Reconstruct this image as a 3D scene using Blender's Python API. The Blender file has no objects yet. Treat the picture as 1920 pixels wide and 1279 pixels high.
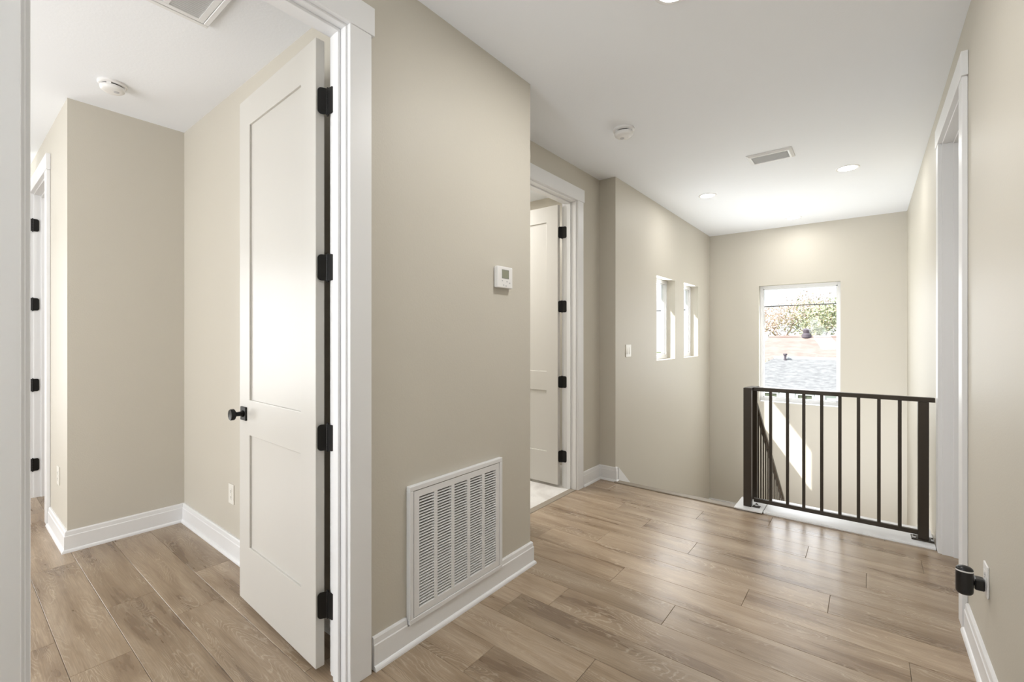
import bpy, bmesh, math, random
from mathutils import Vector, Matrix
R = math.radians
S = bpy.context.scene
COL = S.collection
random.seed(7)

# ------------------------------------------------------------------ camera, world, sun, exposure
cam = bpy.data.cameras.new('camera'); co = bpy.data.objects.new('camera', cam); COL.objects.link(co)
cam.sensor_width = 36.0; cam.lens = 36.0*850/1920; cam.clip_start = .01; cam.clip_end = 300
cam.shift_y = -6.5/1920
co.location = (0, 0, 1.293); co.rotation_euler = (R(90), 0, R(38.2))
S.camera = co
S.view_settings.view_transform = 'Standard'; S.view_settings.look = 'None'
S.view_settings.gamma = 1; S.view_settings.use_curve_mapping = False
S.view_settings.exposure = 0.61

W = bpy.data.worlds.new('world'); S.world = W; W.use_nodes = True
wn = W.node_tree.nodes; wl = W.node_tree.links
bg = wn['Background']; bg.inputs['Strength'].default_value = .88
tc = wn.new('ShaderNodeTexCoord'); sp = wn.new('ShaderNodeSeparateXYZ'); rp = wn.new('ShaderNodeValToRGB')
wl.new(tc.outputs['Generated'], sp.inputs[0]); wl.new(sp.outputs['Z'], rp.inputs[0]); wl.new(rp.outputs[0], bg.inputs[0])
rp.color_ramp.elements[0].position = 0; rp.color_ramp.elements[0].color = (.93, .95, .98, 1)
rp.color_ramp.elements[1].position = .6; rp.color_ramp.elements[1].color = (.72, .83, .98, 1)

sun = bpy.data.lights.new('sun', 'SUN'); so = bpy.data.objects.new('sun', sun); COL.objects.link(so)
sun.energy = 7.3; sun.angle = R(.53); sun.color = (1, .97, .92)
so.rotation_euler = Vector((.539, .443, -.748)).to_track_quat('-Z', 'Y').to_euler()

def area(name, loc, aim, sx, sy, power, color=(1, 1, 1)):
    l = bpy.data.lights.new(name, 'AREA'); o = bpy.data.objects.new(name, l); COL.objects.link(o)
    l.shape = 'RECTANGLE'; l.size = sx; l.size_y = sy; l.energy = power; l.color = color
    o.location = loc; o.rotation_euler = Vector(aim).to_track_quat('-Z', 'Y').to_euler()
    return o
# daylight through the windows of the place, plus an added hall fill
area('daylight_nook_end', (-6.70, -.95, 1.35), (1, .12, .15), 1.5, 1.9, 50, (.97, .985, 1))
area('daylight_nook_side', (-2.72, -2.32, 1.35), (-.5, 1, .2), 1.9, 1.9, 50, (.99, .99, 1))
area('hall_end_fill', (-1.17, -2.3, 1.45), (.45, .8, 1.3), .5, 1.7, 50, (.93, .965, 1))  # up-aimed fill added to brighten the hall ceiling, no real window behind it
area('daylight_stair', (-.72, 7.0, 1.2), (0, -1, -.2), .85, 1.5, 13, (.97, .985, 1))
area('daylight_stair_a', (-1.93, 5.08, 1.5), (1, -.7, .1), .55, .85, 9, (.97, .985, 1))
area('daylight_stair_b', (-1.93, 5.99, 1.5), (1, -.7, .1), .55, .85, 9, (.97, .985, 1))

area('lower_hall_fill', (-.15, 3.72, -1.7), (-.25, 1, .12), .85, 1.4, 92, (.96, .98, 1))  # fill added to brighten the dark stairwell, no fixture stands there
area('bath_fill', (-3.2, 2.9, 2.70), (0, 0, -1), .5, .5, 30, (1, .99, .97))  # added fill for the dim bathroom, no lamp known there
area('far_room_fill', (-5.0, 1.5, 2.70), (0, 0, -1), .5, .5, 16, (1, .99, .97))  # added to lighten the far left jamb, no fitting known there

# ------------------------------------------------------------------ materials
def nodes(name):
    m = bpy.data.materials.new(name); m.use_nodes = True
    n = m.node_tree.nodes; return m, n, m.node_tree.links, n['Principled BSDF']
def mat(name, col, rough=.5, metal=0, bump=0, scale=200, spec=.5, var=0):
    m, n, l, b = nodes(name)
    b.inputs['Base Color'].default_value = (*col, 1); b.inputs['Roughness'].default_value = rough
    b.inputs['Metallic'].default_value = metal; b.inputs['Specular IOR Level'].default_value = spec
    t = n.new('ShaderNodeTexCoord'); x = n.new('ShaderNodeTexNoise'); x.inputs['Scale'].default_value = scale
    x.inputs['Detail'].default_value = 3
    l.new(t.outputs['Object'], x.inputs[0])
    if bump:
        bp = n.new('ShaderNodeBump'); bp.inputs['Strength'].default_value = bump; bp.inputs['Distance'].default_value = .002
        l.new(x.outputs['Fac'], bp.inputs['Height']); l.new(bp.outputs[0], b.inputs['Normal'])
    if var:
        mx = n.new('ShaderNodeMixRGB'); mx.blend_type = 'MULTIPLY'; mx.inputs[0].default_value = var
        mx.inputs[1].default_value = (*col, 1)
        x2 = n.new('ShaderNodeTexNoise'); x2.inputs['Scale'].default_value = scale*.3; l.new(t.outputs['Object'], x2.inputs[0])
        l.new(x2.outputs['Fac'], mx.inputs[2]); l.new(mx.outputs[0], b.inputs['Base Color'])
    return m
WALL = mat('wall_paint', (.582, .548, .478), .52, bump=.22, scale=130, spec=.35)
CEIL = mat('ceiling_paint', (.87, .89, .925), .8, bump=.25, scale=90, spec=.2)
TRIM = mat('trim_paint', (.80, .80, .805), .38, bump=.02, scale=60)
DOORP = mat('door_paint', (.60, .58, .54), .36, bump=.02, scale=80)
BLACK = mat('matte_black_metal', (.007, .0065, .006), .42, 0, bump=.03, spec=.3)
BRONZE = mat('dark_bronze_metal', (.040, .030, .020), .42, .3, bump=.06, scale=400)
CHROME = mat('bright_metal', (.62, .62, .62), .22, 1, bump=.03)
PLAS = mat('white_plastic', (.80, .79, .78), .38, bump=.01)
CREAMP = mat('cream_plastic', (.80, .78, .72), .35, bump=.01)
GRILLE = mat('white_enamel_metal', (.78, .78, .785), .42, bump=.02)
CAV = mat('duct_cavity', (.10, .095, .09), .9)
VENTG = mat('grey_louver_metal', (.86, .86, .86), .5, bump=.02)
LCD = mat('lcd_glass', (.27, .28, .21), .15)
GREYB = mat('grey_button', (.5, .5, .52), .5)
SLOT = mat('dark_slot', (.03, .03, .03), .7)
NOSE = mat('stair_nose_vinyl', (.33, .28, .22), .45, bump=.05, scale=80, var=.3)
BLACKP = mat('black_plastic', (.010, .010, .011), .32, bump=.01)
STUCCO = mat('white_siding', (.80, .81, .83), .8, bump=.1, scale=30)
PANE_DK = mat('house_window_glass', (.20, .22, .16), .2, var=.6, scale=9)
CABLE = mat('black_cable', (.06, .06, .06), .6)
PIPE = mat('vent_pipe_grey', (.12, .10, .12), .6)
GRASS = mat('grass', (.20, .24, .11), .9, var=.6, scale=3)
BARK = mat('bark', (.34, .25, .21), .9, bump=.4, scale=20, var=.4)
TWIG = mat('twig_bark', (.56, .42, .35), .9, var=.3, scale=8)

def emit(name, col, s):
    m, n, l, b = nodes(name)
    b.inputs['Base Color'].default_value = (.9, .9, .9, 1)
    b.inputs['Emission Color'].default_value = (*col, 1); b.inputs['Emission Strength'].default_value = s
    return m
LENS = emit('lamp_lens', (1, .97, .92), 6)

def leafmat(name, c1, c2):
    m, n, l, b = nodes(name); b.inputs['Roughness'].default_value = .6
    o = n.new('ShaderNodeTexCoord'); x = n.new('ShaderNodeTexNoise'); x.inputs['Scale'].default_value = .9; x.inputs['Detail'].default_value = 4
    r = n.new('ShaderNodeValToRGB'); r.color_ramp.elements[0].position = .38; r.color_ramp.elements[1].position = .62
    r.color_ramp.elements[0].color = (*c1, 1); r.color_ramp.elements[1].color = (*c2, 1)
    l.new(o.outputs['Object'], x.inputs[0]); l.new(x.outputs['Fac'], r.inputs[0]); l.new(r.outputs[0], b.inputs['Base Color'])
    return m
LEAFG = leafmat('green_foliage', (.22, .27, .16), (.50, .53, .34))
LEAFY = leafmat('yellow_green_foliage', (.56, .52, .26), (.80, .72, .42))
LEAFP = leafmat('dry_pinkish_foliage', (.66, .53, .46), (.86, .72, .62))

def glass():
    m, n, l, b = nodes('window_glass'); out = n['Material Output']; n.remove(b)
    tr = n.new('ShaderNodeBsdfTransparent'); gl = n.new('ShaderNodeBsdfGlossy'); gl.inputs['Roughness'].default_value = .02
    lw = n.new('ShaderNodeLayerWeight'); lw.inputs['Blend'].default_value = .5
    pw = n.new('ShaderNodeMath'); pw.operation = 'POWER'; pw.inputs[1].default_value = 4; l.new(lw.outputs['Facing'], pw.inputs[0])
    fr = n.new('ShaderNodeMapRange'); fr.inputs[3].default_value = .008; fr.inputs[4].default_value = .4; l.new(pw.outputs[0], fr.inputs[0]); mx = n.new('ShaderNodeMixShader')
    tr.inputs[0].default_value = (.97, .98, .98, 1)
    l.new(fr.outputs[0], mx.inputs[0]); l.new(tr.outputs[0], mx.inputs[1]); l.new(gl.outputs[0], mx.inputs[2]); l.new(mx.outputs[0], out.inputs[0])
    return m
GLASS = glass()

def woodfloor():
    m, n, l, b = nodes('oak_vinyl_plank')
    tc = n.new('ShaderNodeTexCoord'); oi = n.new('ShaderNodeObjectInfo')
    def math_(op, a, bb=None, c=None):
        x = n.new('ShaderNodeMath'); x.operation = op
        for i, v in enumerate((a, bb, c)):
            if v is None: continue
            if isinstance(v, (int, float)): x.inputs[i].default_value = v
            else: l.new(v, x.inputs[i])
        return x.outputs[0]
    off = n.new('ShaderNodeCombineXYZ')
    l.new(math_('MULTIPLY', oi.outputs['Random'], 37.0), off.inputs[0]); l.new(math_('MULTIPLY', oi.outputs['Random'], 91.0), off.inputs[1])
    add = n.new('ShaderNodeVectorMath'); add.operation = 'ADD'; l.new(tc.outputs['Object'], add.inputs[0]); l.new(off.outputs[0], add.inputs[1])
    def noise(sx, sy, det=3, rough=.55, dist=0):
        mp = n.new('ShaderNodeVectorMath'); mp.operation = 'MULTIPLY'; l.new(add.outputs[0], mp.inputs[0]); mp.inputs[1].default_value = (sx, sy, 1)
        x = n.new('ShaderNodeTexNoise'); x.inputs['Scale'].default_value = 1; x.inputs['Detail'].default_value = det
        x.inputs['Roughness'].default_value = rough; x.inputs['Distortion'].default_value = dist
        l.new(mp.outputs[0], x.inputs[0]); return x.outputs['Fac']
    broad = noise(1.3, 9, 4, .6, .4)          # long light and dark streaks
    fib = noise(7, 240, 2, .6)                # fine fibre
    cath = noise(1.5, 7.5, 2, .45, .5)        # field whose contour lines make the cathedral figure
    wob = noise(30, 60, 2, .6)
    base = n.new('ShaderNodeValToRGB'); cr = base.color_ramp
    cr.elements[0].position = .33; cr.elements[0].color = (.225, .155, .10, 1)
    cr.elements[1].position = .68; cr.elements[1].color = (.455, .355, .258, 1)
    e = cr.elements.new(.50); e.color = (.35, .258, .174, 1)
    l.new(broad, base.inputs[0])
    # contour lines
    ph = math_('ADD', math_('MULTIPLY', cath, 34.0), math_('MULTIPLY', wob, 1.1))
    ln = math_('ABSOLUTE', math_('SUBTRACT', math_('FRACT', ph), .5))
    line = math_('SUBTRACT', 1.0, math_('SMOOTH_MIN', math_('MULTIPLY', ln, 5.0), 1.0, .1))
    msk = noise(2.2, 10, 2, .5, .2)
    mr = n.new('ShaderNodeMapRange'); mr.inputs[1].default_value = .45; mr.inputs[2].default_value = .60; l.new(msk, mr.inputs[0])
    lf = math_('MULTIPLY', math_('MULTIPLY', line, mr.outputs[0]), .62)
    m1 = n.new('ShaderNodeMixRGB'); l.new(lf, m1.inputs[0]); l.new(base.outputs[0], m1.inputs[1]); m1.inputs[2].default_value = (.58, .48, .37, 1)
    # fibre
    fr = n.new('ShaderNodeMapRange'); fr.inputs[1].default_value = .35; fr.inputs[2].default_value = .7; fr.inputs[3].default_value = .84; fr.inputs[4].default_value = 1.08; l.new(fib, fr.inputs[0])
    m2 = n.new('ShaderNodeMixRGB'); m2.blend_type = 'MULTIPLY'; m2.inputs[0].default_value = 1; l.new(m1.outputs[0], m2.inputs[1])
    cc = n.new('ShaderNodeCombineColor'); [l.new(fr.outputs[0], cc.inputs[i]) for i in range(3)]; l.new(cc.outputs[0], m2.inputs[2])
    # knots
    kn = noise(2.6, 11, 3, .6, .9); kr = n.new('ShaderNodeMapRange'); kr.inputs[1].default_value = .66; kr.inputs[2].default_value = .80; kr.inputs[4].default_value = .6; l.new(kn, kr.inputs[0])
    m3 = n.new('ShaderNodeMixRGB'); l.new(kr.outputs[0], m3.inputs[0]); l.new(m2.outputs[0], m3.inputs[1]); m3.inputs[2].default_value = (.17, .12, .09, 1)
    # plank to plank tone
    pr = n.new('ShaderNodeMapRange'); pr.inputs[3].default_value = .86; pr.inputs[4].default_value = 1.10; l.new(oi.outputs['Random'], pr.inputs[0])
    c2 = n.new('ShaderNodeCombineColor'); [l.new(pr.outputs[0], c2.inputs[i]) for i in range(3)]
    m4 = n.new('ShaderNodeMixRGB'); m4.blend_type = 'MULTIPLY'; m4.inputs[0].default_value = 1; l.new(m3.outputs[0], m4.inputs[1]); l.new(c2.outputs[0], m4.inputs[2])
    l.new(m4.outputs[0], b.inputs['Base Color'])
    rr = n.new('ShaderNodeMapRange'); rr.inputs[3].default_value = .22; rr.inputs[4].default_value = .36; l.new(broad, rr.inputs[0]); l.new(rr.outputs[0], b.inputs['Roughness'])
    bp = n.new('ShaderNodeBump'); bp.inputs['Strength'].default_value = .10; bp.inputs['Distance'].default_value = .001; l.new(fib, bp.inputs['Height']); l.new(bp.outputs[0], b.inputs['Normal'])
    return m
WOOD = woodfloor()
def tilemat():
    m, n, l, b = nodes('pale_marble_tile')
    t = n.new('ShaderNodeTexCoord'); x = n.new('ShaderNodeTexNoise'); x.inputs['Scale'].default_value = 2.5; x.inputs['Detail'].default_value = 6; x.inputs['Distortion'].default_value = 1.5
    r = n.new('ShaderNodeValToRGB'); r.color_ramp.elements[0].position = .4; r.color_ramp.elements[0].color = (.60, .57, .54, 1); r.color_ramp.elements[1].position = .6; r.color_ramp.elements[1].color = (.76, .74, .71, 1)
    l.new(t.outputs['Object'], x.inputs[0]); l.new(x.outputs['Fac'], r.inputs[0]); l.new(r.outputs[0], b.inputs['Base Color']); b.inputs['Roughness'].default_value = .35
    return m
TILE = tilemat()
def shinglemat(name, c1, c2, sx, sy):
    m, n, l, b = nodes(name)
    t = n.new('ShaderNodeTexCoord'); mp = n.new('ShaderNodeVectorMath'); mp.operation = 'MULTIPLY'; mp.inputs[1].default_value = (sx, sy, sy)
    x = n.new('ShaderNodeTexNoise'); x.inputs['Scale'].default_value = 1; x.inputs['Detail'].default_value = 5; x.inputs['Roughness'].default_value = .7
    r = n.new('ShaderNodeValToRGB'); r.color_ramp.elements[0].position = .36; r.color_ramp.elements[0].color = (*c1, 1); r.color_ramp.elements[1].position = .6; r.color_ramp.elements[1].color = (*c2, 1)
    l.new(t.outputs['Object'], mp.inputs[0]); l.new(mp.outputs[0], x.inputs[0]); l.new(x.outputs['Fac'], r.inputs[0]); l.new(r.outputs[0], b.inputs['Base Color']); b.inputs['Roughness'].default_value = .9
    return m
SHINGLE = shinglemat('grey_shingle', (.165, .165, .17), (.265, .265, .265), 3.5, 7)
TERRA = shinglemat('faded_terracotta_roof', (.275, .20, .175), (.325, .262, .236), 1.5, 3)

# ------------------------------------------------------------------ mesh helpers
class MB:
    def __init__(s): s.v = []; s.f = []
    def add(s, vs, fs):
        o = len(s.v); s.v += [tuple(v) for v in vs]; s.f += [tuple(i+o for i in f) for f in fs]; return s
    def box(s, x0, x1, y0, y1, z0, z1):
        vs = [(x, y, z) for x in (x0, x1) for y in (y0, y1) for z in (z0, z1)]
        return s.add(vs, [(0, 1, 3, 2), (4, 6, 7, 5), (0, 4, 5, 1), (2, 3, 7, 6), (0, 2, 6, 4), (1, 5, 7, 3)])
    def hexa(s, p):      # eight points: bottom ring 0-3, top ring 4-7
        return s.add(p, [(3, 2, 1, 0), (4, 5, 6, 7), (0, 1, 5, 4), (1, 2, 6, 5), (2, 3, 7, 6), (3, 0, 4, 7)])
    def tube(s, a, b, r0, r1=None, n=12, cap=True):
        r1 = r0 if r1 is None else r1; a = Vector(a); b = Vector(b); d = (b-a).normalized()
        u = d.orthogonal().normalized(); w = d.cross(u)
        vs = [];
        for p, r in ((a, r0), (b, r1)):
            vs += [p + (u*math.cos(2*math.pi*i/n) + w*math.sin(2*math.pi*i/n))*r for i in range(n)]
        fs = [(i, (i+1) % n, n+(i+1) % n, n+i) for i in range(n)]
        if cap: fs += [tuple(range(n-1, -1, -1)), tuple(range(n, 2*n))]
        return s.add(vs, fs)
    def lathe(s, prof, org, axis='z', n=32, close=True):   # prof: (r, h) pairs along axis
        org = Vector(org); ax = {'z': Vector((0, 0, 1)), '-z': Vector((0, 0, -1)), 'y': Vector((0, 1, 0)), '-y': Vector((0, -1, 0)), 'x': Vector((1, 0, 0)), '-x': Vector((-1, 0, 0))}[axis] if isinstance(axis, str) else axis
        u = ax.orthogonal().normalized(); w = ax.cross(u); vs = []; fs = []
        for r, h in prof:
            vs += [org + ax*h + (u*math.cos(2*math.pi*i/n)+w*math.sin(2*math.pi*i/n))*r for i in range(n)]
        for k in range(len(prof)-1):
            fs += [(k*n+i, k*n+(i+1) % n, (k+1)*n+(i+1) % n, (k+1)*n+i) for i in range(n)]
        if close: fs += [tuple(range(n-1, -1, -1)), tuple((len(prof)-1)*n+i for i in range(n))]
        return s.add(vs, fs)
    def build(s, name, m, parent=None, loc=(0, 0, 0), bevel=0, smooth=False, rot=(0, 0, 0), seg=1):
        me = bpy.data.meshes.new(name); me.from_pydata([Vector(v) for v in s.v], [], s.f)
        bm = bmesh.new(); bm.from_mesh(me)
        bmesh.ops.recalc_face_normals(bm, faces=bm.faces)
        if bevel:
            bmesh.ops.bevel(bm, geom=[e for e in bm.edges if e.calc_face_angle(0) > .5], offset=bevel, segments=seg, profile=.5, affect='EDGES', clamp_overlap=True)
        bm.to_mesh(me); bm.free()
        if smooth:
            for p in me.polygons: p.use_smooth = True
            try: me.set_sharp_from_angle(angle=R(40))
            except Exception: pass
        me.materials.append(m)
        o = bpy.data.objects.new(name, me); COL.objects.link(o); o.location = loc; o.rotation_euler = rot
        if parent: o.parent = parent
        return o
def tag(o, label=None, cat=None, group=None, kind=None):
    for k, v in (('label', label), ('category', cat), ('group', group), ('kind', kind)):
        if v: o[k] = v
    return o
def struct(o, label=None, cat=None): return tag(o, label, cat, None, 'structure')
def empty(name, loc=(0, 0, 0), rz=0):
    o = bpy.data.objects.new(name, None); COL.objects.link(o); o.location = loc; o.rotation_euler = (0, 0, rz); o.empty_display_size = .05
    return o
def inst(name, src, parent, loc, rot=(0, 0, 0)):
    o = bpy.data.objects.new(name, src.data); COL.objects.link(o); o.location = loc; o.rotation_euler = rot; o.parent = parent
    return o
def copy_tree(o, parent=None):
    c = o.copy(); COL.objects.link(c); c.parent = parent
    for ch in list(o.children): copy_tree(ch, c)
    return c
def wall(name, axis, p0, p1, u0, u1, z0, z1, holes=(), m=None, label=None):
    """slab between planes p0 and p1 on an axis, spanning u0..u1 and z0..z1, with rectangular holes (u0,u1,z0,z1)"""
    us = sorted({u0, u1, *[h[0] for h in holes], *[h[1] for h in holes]}); zs = sorted({z0, z1, *[h[2] for h in holes], *[h[3] for h in holes]})
    us = [u for u in us if u0 <= u <= u1]; zs = [z for z in zs if z0 <= z <= z1]
    nu, nz = len(us)-1, len(zs)-1
    solid = lambda i, k: 0 <= i < nu and 0 <= k < nz and not any(h[0] <= (us[i]+us[i+1])/2 <= h[1] and h[2] <= (zs[k]+zs[k+1])/2 <= h[3] for h in holes)
    P = (lambda p, u, z: (p, u, z)) if axis == 'x' else (lambda p, u, z: (u, p, z))
    b = MB()
    for i in range(nu):
        for k in range(nz):
            if not solid(i, k): continue
            a, c, d, e = us[i], us[i+1], zs[k], zs[k+1]
            for p in (p0, p1): b.add([P(p, a, d), P(p, c, d), P(p, c, e), P(p, a, e)], [(0, 1, 2, 3)])
            if not solid(i-1, k): b.add([P(p0, a, d), P(p1, a, d), P(p1, a, e), P(p0, a, e)], [(0, 1, 2, 3)])
            if not solid(i+1, k): b.add([P(p0, c, d), P(p1, c, d), P(p1, c, e), P(p0, c, e)], [(0, 1, 2, 3)])
            if not solid(i, k-1): b.add([P(p0, a, d), P(p1, a, d), P(p1, c, d), P(p0, c, d)], [(0, 1, 2, 3)])
            if not solid(i, k+1): b.add([P(p0, a, e), P(p1, a, e), P(p1, c, e), P(p0, c, e)], [(0, 1, 2, 3)])
    me = bpy.data.meshes.new(name); me.from_pydata(b.v, [], b.f)
    bm = bmesh.new(); bm.from_mesh(me); bmesh.ops.remove_doubles(bm, verts=bm.verts, dist=1e-5); bmesh.ops.recalc_face_normals(bm, faces=bm.faces); bm.to_mesh(me); bm.free()
    me.materials.append(m or WALL); o = bpy.data.objects.new(name, me); COL.objects.link(o)
    return struct(o, label, 'wall')
def sweep(path, prof):
    """profile (d, z) swept along a floor path; d is measured to the left of the walking direction"""
    b = MB(); n = len(path); rings = []
    for i, p in enumerate(path):
        p = Vector(p); ds = []
        if i > 0: ds.append((p-Vector(path[i-1])).normalized())
        if i < n-1: ds.append((Vector(path[i+1])-p).normalized())
        ns = [Vector((-d.y, d.x)) for d in ds]
        if len(ns) == 2: mt = (ns[0]+ns[1]); mt = mt/(mt.dot(ns[0]))
        else: mt = ns[0]
        rings.append([(p.x+mt.x*d, p.y+mt.y*d, z) for d, z in prof])
    k = len(prof)
    for i in range(n-1):
        b.add(rings[i]+rings[i+1], [(j, (j+1) % k, k+(j+1) % k, k+j) for j in range(k)])
    b.add(rings[0], [tuple(range(k))]); b.add(rings[-1], [tuple(range(k))])
    return b

# ------------------------------------------------------------------ dimensions (metres, camera above the origin)
H = 2.74
XR, XT, XB, XS, XN = .345, -1.52, -1.95, -1.79, -3.80   # right wall, thermostat wall, bath wall, stair left wall, nook wall
YC, YJ, YB, YN, YR = 2.10, 3.78, 6.86, 1.085, .49       # thermostat corner, jog, back wall, nook side wall, return wall
ZM = -1.14                                               # stair mid landing
DT = 2.445                                               # door head

# ------------------------------------------------------------------ walls, ceiling
wall('wall_right', 'x', XR, XR+.12, -2.4, YB+.16, -2.6, H, [(2.903, 3.722, -.02, DT+.015)], label='long cream wall on the right side of the hallway')
wall('wall_left', 'x', XT-.098, XT, -2.4, YC, -.02, H, [(.11, .952, -.02, DT+.015)], label='beige wall carrying the thermostat and the large return grille')
wall('wall_recess', 'y', YC-.12, YC, XB-.12, XT-.099, -.02, H, label='short wall closing the recess behind the thermostat corner')
wall('wall_bath', 'x', XB-.12, XB, YC, YJ, -.02, H, [(2.545, 3.365, -.02, DT+.015)], label='cream wall around the far left bathroom doorway')
wall('wall_stair', 'x', XS-.16, XS, YJ, YB, -2.6, H, [(4.783, 5.381, 1.045, 1.962), (5.694, 6.293, 1.045, 1.972)], label='cream stairwell wall with two slim windows')
wall('wall_back', 'y', YB, YB+.16, XS-.16, XR, -2.6, H, [(-1.163, -.272, .432, 1.988)], label='beige stairwell end wall with the picture window')
wall('wall_nook_side', 'y', YN, YN+.12, XN, XT-.099, -.02, H, label='cream wall behind the open near door')
wall('wall_nook', 'x', XN-.12, XN, YR, YN+.12, -.02, H, label='shaded beige end wall of the alcove behind the near doorway')
wall('wall_return', 'y', YR, YR+.12, -6.9, XN-.12, -.02, H, [(-5.305, -4.53, -.02, DT+.015)], label='sunlit cream wall at the far left with a doorway')
wall('wall_far_room', 'y', 2.0, 2.12, -6.9, XN, -.02, H, label='wall of the room beyond the far left doorway')
wall('wall_far_left', 'x', -6.9, -6.78, -2.4, 2.0, -.02, H, [(-1.75, -.2, .4, 2.3)], label='end wall at the far left with a window')
wall('wall_behind', 'y', -2.52, -2.4, -6.9, XR+.12, -.02, H, [(-3.7, -1.75, .4, 2.3), (-1.48, -.88, .5, 2.4)], label='wall behind the camera with a window and an added fill opening')  # the narrow opening is added to suit the hall fill
wall('wall_bath_back', 'y', 3.92, 4.04, -4.1, XB-.16, -.02, H, label='far wall inside the bathroom')
wall('wall_bath_left', 'x', -4.1, -3.98, YC-.02, 3.92, -.02, H, label='left wall inside the bathroom')
wall('wall_bath_front', 'y', YC-.14, YC-.02, -4.1, XB-.12, -.02, H, label='near wall inside the bathroom')
wall('wall_under_landing', 'y', 4.0, 4.12, -.66, XR, -.40, -.02, label='wall face beneath the upper hall edge')
b = MB(); b.box(-6.95, XS-.162, -2.55, 4.04, H, H+.12); b.box(XS-.162, .6, -2.55, 7.05, H, H+.12)
struct(b.build('ceiling', CEIL), 'smooth white ceiling over hallway and stairwell', 'ceiling')
b = MB(); b.box(-2.58, XS-.161, 4.05, 8.0, 2.63, 2.74); b.box(-9.2, -6.9, -4.5, 3, 2.55, 2.7); b.box(-9.2, 1, -4.5, -2.52, 2.55, 2.7)  # the outer slabs are unseen overhangs added to keep the sun out
struct(b.build('trim_9', TRIM), 'white roof eave outside the stairwell windows, with added sun-blocking overhangs', 'eave')

# ------------------------------------------------------------------ floor: subfloor plus single planks
PW, PL = .1895, 1.205
rects = [(XT, XR, -2.4, 3.757), (XR, XR+.125, 2.92, 3.705), (XT-.12, XT, .13, .937), (XB, XT, YC, 3.757), (XN, XT-.12, -2.4, YN), (-6.8, XN, -2.4, YR), (-5.29, -4.55, YR, YR+.12), (-6.8, XN-.12, YR+.12, 2.0)]
b = MB(); b.box(-6.9, XR+.125, -2.4, 3.76, -.06, -.0075); b.box(-.66, XR, 3.76, 4.0, -.06, -.0075)
floor = struct(b.build('floor', NOSE), 'brown oak-look plank floor running across the hallway', 'floor')
known = {1: -1.215, 2: -.734, 3: -1.078, 4: -.483, 5: -.152, 6: -.85, 7: -.01, 8: -.292, 9: -.967, -1: -.863, -7: -2.39, -5: -2.533, -8: -2.71}
pc = {}
def plank(x0, x1, y0, y1):
    key = (round(x1-x0, 3), round(y1-y0, 3))
    g = .0006
    if key in pc: o = inst('plank', pc[key], floor, ((x0+x1)/2, (y0+y1)/2, 0))
    else:
        hx, hy = (x1-x0)/2-g, (y1-y0)/2-g; q = MB(); e = .0010
        top = [(-hx+e, -hy+e, 0), (hx-e, -hy+e, 0), (hx-e, hy-e, 0), (-hx+e, hy-e, 0)]
        mid = [(-hx, -hy, -e), (hx, -hy, -e), (hx, hy, -e), (-hx, hy, -e)]; bot = [(x, y, -.007) for x, y, _ in mid]
        q.add(top+mid+bot, [(0, 1, 2, 3)]+[(4+i, 4+(i+1) % 4, (i+1) % 4, i) for i in range(4)]+[(8+i, 8+(i+1) % 4, 4+(i+1) % 4, 4+i) for i in range(4)])
        o = pc[key] = q.build('plank', WOOD, floor, ((x0+x1)/2, (y0+y1)/2, 0))
    return o
for k in range(-22, 12):
    s0 = 1.64+k*PW; s1 = s0+PW; iv = []
    for x0, x1, y0, y1 in rects:
        if min(s1, y1)-max(s0, y0) > .02: iv.append([x0, x1, min(s1, 3.757 if y1 > 3.7 else s1)])
    if not iv: continue
    iv.sort(); mg = []
    for i in iv:
        if mg and i[0] <= mg[-1][1]+.001: mg[-1][1] = max(mg[-1][1], i[1])
        else: mg.append(i[:])
    ph = known.get(k, random.uniform(-1.2, 0))
    for a, c, y1 in mg:
        x = ph - PL*math.ceil((ph-a)/PL)
        while x < c:
            l, r = max(x, a), min(x+PL, c)
            if r-l > .01: plank(l, r, s0, y1)
            x += PL

b = MB(); b.box(-3.98, XB, YC-.02, 3.92, -.06, -.006)
fb = struct(b.build('floor_bath', mat('grout', (.55, .53, .5), .9)), 'pale marble tile floor inside the bathroom', 'floor')
t0 = None
for i in range(4):
    for k in range(4):
        x1 = XB-.055-i*.6; x0 = max(x1-.597, -3.97); y0 = 2.09+k*.46; y1 = min(y0+.457, 3.915)
        q = MB(); q.box(x0, x1, y0, y1, -.006, .001); q.build('tile', TILE, fb, bevel=.001)
b = MB(); b.box(XB-.055, XB, 2.55, 3.36, -.006, .004)
struct(b.build('trim_8', NOSE, bevel=.002), 'brown threshold strip under the bathroom door', 'threshold')

# stair flight, mid landing
b = MB(); b.box(XS+.004, -.795, 3.735, 3.80, -.02, .008); b.box(XS+.004, -.795, 3.792, 3.812, -.02, .006)
struct(b.build('trim_7', NOSE, bevel=.003), 'brown stair nose along the landing edge', 'stair nose')
RI, TR = .19, .24
stair = struct(empty('staircase', (-1.25, 3.80, -1.14)), 'stair flight going down along the stairwell wall', 'stairs')
def child(mb, name, m, par, **kw):
    o = mb.build(name, m, None, **kw); o.parent = par; o.matrix_parent_inverse = Matrix.Translation(-par.location) if not par.rotation_euler.z else par.matrix_basis.inverted()
    return o
for i in range(6):
    q = MB(); q.box(XS+.001, -.66, 3.80+TR*i, 3.82+TR*i, -RI*(i+1), -RI*i-.03 if i else -.02); child(q, 'riser', TRIM, stair)
    if i < 5: q = MB(); q.box(XS+.001, -.66, 3.80+TR*i, 3.835+TR*(i+1), -RI*(i+1)-.03, -RI*(i+1)); child(q, 'tread', WOOD, stair, bevel=.004)
q = MB(); q.box(XS, XR, 3.80+TR*5, YB, ZM-.2, ZM); child(q, 'landing', WOOD, stair)
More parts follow.
